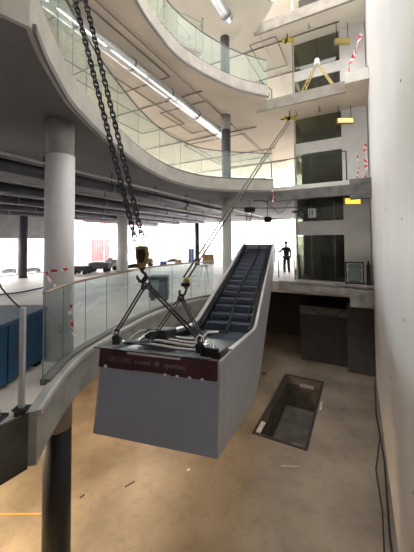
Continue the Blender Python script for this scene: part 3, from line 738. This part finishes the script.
for k in range(7):
    a = 2.2+1.55*k
    t = tag(thing('tube_lamp', tuple(G(a+.7,-5.62,6.72)), None, 'lamp', 'tube lamps in a line under the silver duct'), 'slim white tube lamp in the row along the silver duct', 'lamp')
    build('tube', B().tube([G(a,-5.60,6.76),G(a+1.35,-5.60,6.76)], .012, 8), ltm, t)
    build('holder', B().box((a,-5.615,6.78),(a+1.4,-5.585,6.81), lambda x,y,z: G(x,y,z)), white, t)
    for a_ in (a+.1, a+1.3): build('bracket', B().box((a_,-5.655,6.81),(a_+.02,-5.58,6.835), lambda x,y,z: G(x,y,z)), white, t)
duct(-4.25, 3, 9.9, 10.35, .2, galv, 'large silver duct under the top ceiling ending by the grey column', None, zc=10.75)
# red pipe put in for an unidentified pink band along the window heads
tag(build('red_pipe', B().tube([G(12.6,-15.9,3.15),G(23,-15.9,3.15)], .05, 8), M('pink_red_pipe', (.7,.12,.16), .5), smooth=True), 'red pipe along the far windows under the ceiling', 'pipe')
# ceiling tracks
def track(pts, r, l, g, m=None, closed=False):
    tag(build('ceiling_track', B().tube(pts, r, 6, closed=closed), m or M('track_dark', (.22,.19,.16), .6)), l, 'track', g)
def rect(a0,a1,b0,b1,z): return [G(a0,b0,z),G(a1,b0,z),G(a1,b1,z),G(a0,b1,z),G(a0,b0,z)]
def rect_tubes(a0,a1,b0,b1,z,r):
    b = B(); P = rect(a0,a1,b0,b1,z)
    for p, q in zip(P, P[1:]): b.tube([p,q], r, 6)
    return b
tk = M('track_dark', (.22,.19,.16), .6)
for (a0,a1,b0,b1,z,l) in ((9.6,12.2,-7.3,-5.1,7.2,'right rectangular track on the beige ceiling near the grey column'),(4.2,7.6,-7.6,-5.4,7.2,'left rectangular track on the beige ceiling in front of the silver duct'),
                          (13.5,18,-8.6,-5.0,7.2,'far rectangular track on the beige ceiling behind the grey column'),(6,11,-9.5,-7.0,7.2,'rectangular track on the beige ceiling beyond the silver duct'),
                          (12.6,17,-7.6,-4.6,10.7,'left rectangular track on the cream ceiling'),(12.2,14.5,-4.2,-3.0,10.7,'small rectangular track on cream ceiling beside the tower'),
                          (13.0,20,-12,-8.4,10.7,'far rectangular track on the cream ceiling')):
    tag(build('ceiling_track', rect_tubes(a0,a1,b0,b1,z,.022), tk), l, 'track', 'rectangular tracks on the ceilings')
for k, b_ in enumerate((-5.1,-6.6,-8.2,-11)):
    tag(build('ceiling_conduit', B().tube([G(2,b_,7.18),G(21,b_,7.18)], .018, 6), MATS['white_pipe'] if k % 2 else tk), ('nearest','second','third','farthest')[k]+' straight conduit on the beige ceiling parallel to silver duct', 'conduit', 'conduits on the beige ceiling')
for k, a_ in enumerate((8.9,13.0,16.5,19.5)):
    tag(build('cross_track', B().tube([G(a_,-16,7.2),G(a_,-4.9 if a_ < 12 else -4.2,7.2)], .03, 6), tk), ('nearest','second','third','farthest')[k]+' track crossing the beige ceiling at right angles to duct', 'track', 'cross tracks on the beige ceiling')
for k, a_ in enumerate((12.6,15.2,18.5)):
    tag(build('cross_track', B().tube([G(a_,-16,10.7),G(a_,-.5,10.7)], .03, 6), tk), ('nearest','middle','farthest')[k]+' straight track crossing the cream ceiling', 'track', 'cross tracks on the cream ceiling')
for k, b_ in enumerate((-3.6,-6.9,-9.6)):
    tag(build('ceiling_conduit', B().tube([G(11.8 if k == 0 else 9,b_,10.69),G(22,b_,10.69)], .02, 6), tk if k else MATS['white_pipe']), ('nearest','middle','farthest')[k]+' straight conduit on the cream ceiling', 'conduit', 'conduits on the cream ceiling')
for k, (a_, b_, z_) in enumerate(((12.1,-1.6,10.72),(12.2,-2.2,7.22),(12.25,-1.3,7.22))):
    t = thing('pendant_hook', tuple(G(a_,b_,z_-.2)), ('small hook and wire below the top ceiling before the tower','left small hook and wire under the highest gallery before the tower','right small hook and wire under the highest gallery before the tower')[k], 'hook')
    p = G(a_,b_,z_)
    build('wire', B().tube([p, p-V((0,0,.12))], .01, 6), darkm, t); build('hook', B().tube([p-V((0,0,.12)),p-V((-.06,0,.18)),p-V((0,0,.25)),p-V((.05,0,.2))], .014, 6), darkm, t, smooth=True)

# ------------------------------------------------------------ scaffold and ladder on the top gallery
t = thing('scaffold_tower', (-.7,10.9,7.65), 'pale tube scaffold tower with braces on the highest gallery', 'scaffold')
sm = M('scaffold_tube', (.55,.62,.58), .4, .5)
sx = [(-1.5,10.1),(-.1,11.0),(-.7,11.9),(-2.1,11.0)]
for x, y in sx: build('standard', B().tube([(x,y,7.65),(x,y,10.6)], .03, 8), sm, t, smooth=True)
for i in range(4):
    (x0,y0), (x1,y1) = sx[i], sx[(i+1) % 4]
    for z in (7.9, 9.2, 10.4): build('ledger', B().tube([(x0,y0,z),(x1,y1,z)], .022, 8), sm, t, smooth=True)
    build('brace', B().tube([(x0,y0,7.9),(x1,y1,9.2)], .02, 8), sm, t, smooth=True); build('brace', B().tube([(x1,y1,9.2),(x0,y0,10.4)], .02, 8), sm, t, smooth=True)
build('deck', B().add([(x,y,9.22) for x,y in sx]+[(x,y,9.26) for x,y in sx], [(0,1,2,3),(4,5,6,7),(0,1,5,4),(1,2,6,5),(2,3,7,6),(3,0,4,7)]), wood, t)
def stepladder(c, h, sp, l, m):
    t = thing('stepladder', tuple(c), l, 'ladder'); u = nv
    for sg, nm in ((-1,'rear_leg'), (1,'front_leg')):
        for off in (-.18,.18):
            a = c+u*sg*sp/2+dv*off; b = c+u*sg*.05+dv*off*.6+V((0,0,h)); build(nm, B().tube([a,b], .024, 6), m, t)
        if sg == -1:
            for k in range(1, 6):
                f = k/6; a = c+u*sg*(sp/2*(1-f)+.05*f)+V((0,0,h*f)); w_ = .18*(1-f)+.108*f
                build('rung', B().tube([a-dv*w_,a+dv*w_], .02, 6), m, t)
    build('top_cap', B().box((-.1,-.14,h-.02),(.1,.14,h+.06), lambda x,y,z: c+u*x+dv*y+V((0,0,z))), white, t)
    build('lamp_head', B().lathe(c+V((0,0,h+.06)), [(.06,0),(.1,.06),(.1,.14),(.05,.2)], 14), white, t, smooth=True)
lp = at(321, 90, 11.2); lp.z = 7.65
stepladder(lp, 1.15, 1.3, 'yellow stepladder with a white top on the highest gallery edge', M('ladder_yellow', (.55,.42,.16), .5))
# guard rails of thin dark tube
def guard(pts, z0, h, l):
    P = [V((p[0],p[1],0)) for p in pts]; t = thing('guard_rail', (P[0].x,P[0].y,z0), l, 'rail')
    for p in P: build('post', B().tube([p+V((0,0,z0)),p+V((0,0,z0+h))], .024, 6), darkm, t)
    for p, q in zip(P, P[1:]):
        build('rail', B().tube([p+V((0,0,z0+h)),q+V((0,0,z0+h))], .02, 6), darkm, t)
guard([g2(12.0,-5.2), g2(12.05,-3.25), g2(12.02,-1.6), g2(12.02,-.35)], 4.0, 1.15, 'thin dark guard rail on the middle gallery before the lift tower')
guard([g2(11.85,-3.65), g2(12.0,-3.6), g2(12.9,-3.4)], 7.65, 1.1, 'thin dark guard rail on the highest gallery left of the ladder')
gx = guard([g2(13.6, -3.4), g2(13.1, -2.55)], 0.0, 1.0, 'thin guard rail on the landing around the person')

# ------------------------------------------------------------ barrier tape
def tape(pts, w, l, nm='barrier_tape'):
    pts = [V(p) for p in pts]; b = B(); n = len(pts); sub = []
    for i in range(n-1):
        for k in range(6): sub.append(pts[i]+(pts[i+1]-pts[i])*k/6)
    sub.append(pts[-1]); vs = []; fs = []
    for i, p in enumerate(sub):
        t_ = (sub[min(i+1,len(sub)-1)]-sub[max(i-1,0)]).normalized(); a = t_.cross(V((0,1,0)))
        if a.length < .1: a = V((0,0,1))
        a.normalize(); tw = i*.35; b2 = t_.cross(a).normalized(); d = a*math.cos(tw)*w/2+b2*math.sin(tw)*w/2
        th = (b2*math.cos(tw)-a*math.sin(tw))*.001
        vs += [p-d-th, p+d-th, p+d+th, p-d+th]
    for i in range(len(sub)-1):
        o = 4*i; q = o+4
        for k in range(4): fs.append((o+k,o+(k+1)%4,q+(k+1)%4,q+k))
    b.add(vs, fs); return tag(build(nm, b, TAPE), l, 'tape')
tape([at(45,270,4.1), at(50,269.5,4.0), at(58,269,3.95), at(66,268,4.0), at(71,266.5,4.1)], .035, 'red and white tape wrapped across the near white column')
tape([at(47,270,4.05), at(50,278,3.98), at(54,282,3.96), at(57,288,3.97)], .05, 'red and white tape tail hanging down from the white column')
tape([at(72,303,3.95), at(70,310,3.95), at(73,318,3.95), at(72,326,3.95), at(74,334,3.95)], .045, 'red and white tape hanging on the inner side of lower glass balustrade')
tape([G(11.2,.25,9.0), G(11.25,.1,8.6), G(11.3,-.1,8.1), G(11.35,-.2,7.8), G(11.3,-.2,7.3)], .12, 'red and white tape slanting by the wall on the highest gallery')
tape([G(11.7,.3,5.2), G(11.72,.26,4.8), G(11.7,.3,4.4), G(11.72,.28,4.0)], .11, 'red and white tape hanging by the wall on the middle gallery, right strand')
tape([G(11.7,.02,4.9), G(11.72,.08,4.5), G(11.7,.0,4.0)], .05, 'red and white tape hanging by the wall on the middle gallery, thin left strand')
tape([at(273,190,10.6), at(274,197,10.6), at(273,204,10.6)], .07, 'red and white tape tied to the middle gallery edge above hoists')

# ------------------------------------------------------------ things on the floors behind
def fl(px, py): D = EYE*F/(py-242); return V(((px-207)/F*D, D, 0))
t = thing('shipping_container', tuple(at(101,262,27)), 'red container paled by painted haze standing outside behind the far windows', 'container')
c = at(101,262,27); c.z = -.2
pk = M('hazed_red', (.75,.12,.13), .6, var=.1)  # red paled to put the outdoor haze into the colour
build('box', B().box((c.x-.95,c.y,c.z+.1),(c.x+.75,c.y+1.6,c.z+2.3)), pk, t)
for k in range(7): build('corrugation', B().box((c.x-.9+.24*k,c.y-.05,c.z+.2),(c.x-.8+.24*k,c.y,c.z+2.2)), pk, t)
build('base_frame', B().box((c.x-1,c.y-.06,c.z),(c.x+.8,c.y+1.6,c.z+.12)), darkm, t)
def machine(px, py, w_, h_, l, c1, nm='tool_cart'):
    c = fl(px, py); t = thing(nm, tuple(c), l, 'cart')
    build('body', B().box((c.x-w_/2,c.y-.25,.2),(c.x+w_/2,c.y+.25,.2+h_*.45)), c1, t, bevel=.03)
    build('top', B().box((c.x-w_/2*.6,c.y-.2,.2+h_*.45),(c.x+w_/2*.3,c.y+.2,h_*.8)), galv, t, bevel=.03)
    build('handle', B().tube([(c.x+w_/2,c.y,.3),(c.x+w_*.75,c.y,h_*.9),(c.x+w_*.8,c.y,h_)], .025, 6), darkm, t, smooth=True)
    for sx_ in (-1,1):
        build('wheel', B().lathe((c.x+sx_*w_*.35,c.y-.3,.14), [(.1,0),(.14,.02),(.14,.08),(.1,.1)], 14, 'y'), black, t, smooth=True)
        build('wheel', B().lathe((c.x+sx_*w_*.35,c.y+.2,.14), [(.1,0),(.14,.02),(.14,.08),(.1,.1)], 14, 'y'), black, t, smooth=True)
machine(100, 271, 1.2, .8, 'grey tool cart before the pink container', M('cart_grey', (.12,.12,.13), .6))
machine(82, 273, .8, .6, 'dark tool cart just right of the near white column', M('cart_dark', (.06,.06,.07), .6))
machine(146, 266, .9, .9, 'brown tool cart right of the farther white column', M('cart_brown', (.2,.13,.08), .6))
machine(112, 269, .7, 1.0, 'pale tool cart leaning by the farther white column', M('cart_pale', (.35,.34,.34), .6))
def carton(px, py, w_, h_, l, m):
    c = fl(px, py); t = thing('cardboard_box', tuple(c), l, 'box')
    ct = build('carton', B().box((c.x-w_/2,c.y,0),(c.x+w_/2,c.y+w_*.8,h_)), m, t, bevel=.01)
    build('tape_strip', B().box((c.x-.03,c.y-.004,.0),(c.x+.03,c.y,h_)), M('parcel_tape', (.55,.42,.25), .3), ct)
carton(208, 264, .9, .75, 'brown cardboard box right of the slim dark column', cardboard)
carton(178, 264, .5, .35, 'small brown cardboard box left of the slim dark column', M('carton_light', (.5,.36,.22), .8))
carton(163, 265, .45, .3, 'blue box on the far floor before the windows', M('blue_carton', (.08,.15,.4), .6))
carton(191, 262, .5, 1.15, 'tall blue carton beside the slim dark column', M('blue_carton_light', (.1,.16,.5), .6))
c = fl(160, 300); t = thing('generator', tuple(c), 'dark teal cabinet machine behind the lower glass balustrade', 'machine')
dt_ = M('dark_teal', (.03,.05,.065), .5, .2)
build('cabinet', B().box((c.x-.35,c.y,.08),(c.x+.22,c.y+.5,.72)), dt_, t, bevel=.04)
build('panel', B().box((c.x-.28,c.y-.01,.3),(c.x-.05,c.y,.6)), M('panel_grey', (.2,.25,.28), .5), t)
for x in (-.28,.12): build('foot', B().box((c.x+x,c.y+.05,0),(c.x+x+.08,c.y+.4,.08)), darkm, t)
c = fl(205, 288); c = fl(204, 286); t = thing('trestle', tuple(c), 'white folding trestle behind the glass beside the escalator', 'trestle')
for sx_ in (-.22,.22):
    for sy_ in (-.2,.2): build('leg', B().tube([(c.x+sx_,c.y+sy_,0),(c.x+sx_*.3,c.y,.8)], .03, 6), white, t)
build('top_bar', B().box((c.x-.15,c.y-.25,.78),(c.x+.15,c.y+.25,.85)), white, t)
for k, (px, py) in enumerate(((10,272),(33,271),(85,270),(133,268),(172,262))):
    c = fl(px, py); t = thing('material_pile', tuple(c), ('low pile of dark hoses at the far left window','low pile of dark hoses right of the slim dark column at left','dark bundle of rods beside the near column','dark bundle of rods beside the farther white column','flat pile of boards before the far windows')[k], 'pile')
    for j in range(4): build('rod', B().tube([(c.x-.5+.1*j,c.y-.1*j,.04+.07*j),(c.x+.1,c.y+.1*j,.10+.06*j),(c.x+.5,c.y-.05*j,.04+.06*j)], .04, 6), colgrey if j % 2 else darkm, t, smooth=True)
tag(build('floor_cable', B().tube([G(3.5,-8.5,.02),fl(0,293)+V((0,0,.02)),fl(20,291)+V((0,0,.02)),fl(45,286)+V((0,0,.02))], .02, 6), black), 'black cable lying across the floor behind the near left column', 'cable')

# ------------------------------------------------------------ basement details
def lw(px, py): D = (EYE-ZL)*F/(py-242); return V(((px-207)/F*D, D, ZL))
def deb(name, px, py, sx_, sy_, h, rot, m, l, cat='debris'):
    c = lw(px, py); R = Matrix.Rotation(rot, 3, 'Z')
    tag(build(name, B().box((-sx_/2,-sy_/2,0),(sx_/2,sy_/2,h), lambda x,y,z: c+R@V((x,y,z))), m), l, cat)
deb('white_batten', 286, 461, .42, .025, .02, -.05, M('bone_white', (.6,.58,.52), .7), 'thin white batten lying on the floor just below the pit')
deb('paper_scrap', 187, 463, .07, .05, .01, .4, white, 'tiny white paper scrap on the floor below the escalator front')
deb('yellow_floor_strip', 14, 503, 1.2, .03, .006, 0, M('floor_yellow', (.45,.28,.06), .6), 'yellow strip on the floor at the lower left edge', 'marking')
deb('metal_offcut', 84, 487, .09, .03, .01, .9, darkm, 'dark metal offcut on the floor right of the wrapped column')
deb('dark_batten', 130, 476, .22, .03, .01, .7, darkm, 'dark stick on the floor below the escalator front, left of centre')
deb('rag', 262, 372, .18, .1, .03, .3, M('rag_dark', (.06,.06,.06), .9), 'dark rag on the floor left of the pit', 'rag')
deb('light_block', 258, 424, .12, .5, .04, -.5, M('mortar', (.5,.49,.46), .9), 'pale mortar lump along the left edge of the pit')
deb('light_block', 317, 404, .05, .5, .03, -.45, MATS['mortar'], 'pale mortar lump along the right edge of the pit')
tag(build('wall_cable', B().tube([G(4,BW-.06,ZL+.02),G(6,BW-.1,ZL+.02),G(8,BW-.05,ZL+.02),G(10,BW-.12,ZL+.02),G(12.4,BW-.06,ZL+.02)], .02, 6), black, smooth=True), 'black cable on the basement floor along the foot of white wall', 'cable')
tag(build('wall_cable', B().tube([G(4.5,BW-.25,ZL+.02),G(6.5,BW-.18,ZL+.02),G(7.6,BW-.24,ZL+.02),G(8.8,BW-.10,ZL+.02)], .014, 6), black, smooth=True), 'thinner black cable curving away from the foot of white wall', 'cable')
p0 = G(13.05,-2.0,-1.12); p1 = G(13.05,-.6,-1.12)
tag(build('hanging_cable', B().tube([p0,G(13.05,-1.7,-1.3),G(13.05,-1.3,-1.42),G(13.05,-.9,-1.38),p1], .014, 6), black, smooth=True), 'black cable drooping over the pale band of the lift pit box', 'cable')
t = thing('pit_ledge', tuple(G(PA1-.1,-1.9,ZL-.3)), 'pale metal plate fixed at the far end inside the pit', 'plate')
b = B(); gbox(b, PA1-.06, PA1-.0, -2.1, -1.6, ZL-.32, ZL-.22); build('plate', b, galv, t)
t = tag(build('rubble_mound', B().lathe(G(8.9,-1.85,ZP), [(.45,0),(.38,.06),(.22,.12),(.05,.15)], 14), M('rubble', (.3,.27,.23), .9, bump=.5, var=.4, scale=9), smooth=True), 'low mound of pale rubble on the bottom of the pit', 'rubble')
# basement work lamps (warm) under the slab
def worklamp(X, Y, power, colr, l, size=.5):
    t = thing('work_lamp', (X, Y, -.62), l, 'lamp')
    build('housing', B().box((X-size/2-.02,Y-.12,-.55),(X+size/2+.02,Y+.12,-.49)), darkm, t)
    build('diffuser', B().box((X-size/2,Y-.1,-.565),(X+size/2,Y+.1,-.55)), M('warm_diffuser', (1,.9,.7), .5, emit=(1,.75,.45), estr=3), t)
    ld = bpy.data.lights.new('work_light', 'AREA'); ld.energy = power; ld.color = colr; ld.shape = 'RECTANGLE'; ld.size = size; ld.size_y = .2
    lo2 = bpy.data.objects.new('work_light', ld); col.objects.link(lo2); lo2.parent = t; lo2.location = (0, 0, .04)
worklamp(-3.9, 4.6, 105, (1,.72,.42), 'warm basement work lamp under the lower slab left of the void')
worklamp(-1.9, 9.6, 50, (1,.68,.4), 'warm basement work lamp under the lower slab behind the escalator')

# ------------------------------------------------------------ light
def ceil_lamp(x, y, z, power, colr, nm, sz=1.2):
    t = thing('ceiling_lamp', (x, y, z-.08), nm, 'lamp', 'flat ceiling lamps')
    build('housing', B().box((x-sz/2,y-.15,z-.07),(x+sz/2,y+.15,z)), white, t)
    build('diffuser', B().box((x-sz/2+.03,y-.12,z-.08),(x+sz/2-.03,y+.12,z-.07)), M('lamp_diffuser', (1,1,1), .5, emit=(1,.95,.88), estr=4), t)
    ld = bpy.data.lights.new('lamp_light', 'AREA'); ld.energy = power; ld.color = colr; ld.shape = 'RECTANGLE'; ld.size = sz; ld.size_y = .25
    lo2 = bpy.data.objects.new('lamp_light', ld); col.objects.link(lo2); lo2.parent = t; lo2.location = (0,0,-.02)
world = bpy.data.worlds.new('world'); bpy.context.scene.world = world; world.use_nodes = True
bg = world.node_tree.nodes['Background']; bg.inputs[0].default_value = (1.0,.975,.95,1); bg.inputs[1].default_value = 3.2

cam = bpy.data.cameras.new('camera'); co = bpy.data.objects.new('camera', cam); col.objects.link(co)
co.location = (0,0,EYE); co.rotation_euler = (Matrix.Rotation(PITCH,3,'X') @ Matrix.Rotation(math.radians(90),3,'X') @ Matrix.Rotation(ROLL,3,'Z')).to_euler()
cam.sensor_fit = 'HORIZONTAL'; cam.sensor_width = 36; cam.lens = F/414*36; cam.shift_y = -(34+F*math.tan(PITCH))/414; cam.clip_start = .05; cam.clip_end = 500
sc = bpy.context.scene; sc.camera = co
sc.view_settings.view_transform = 'Standard'; sc.view_settings.look = 'None'; sc.view_settings.gamma = 1; sc.view_settings.exposure = 1.55
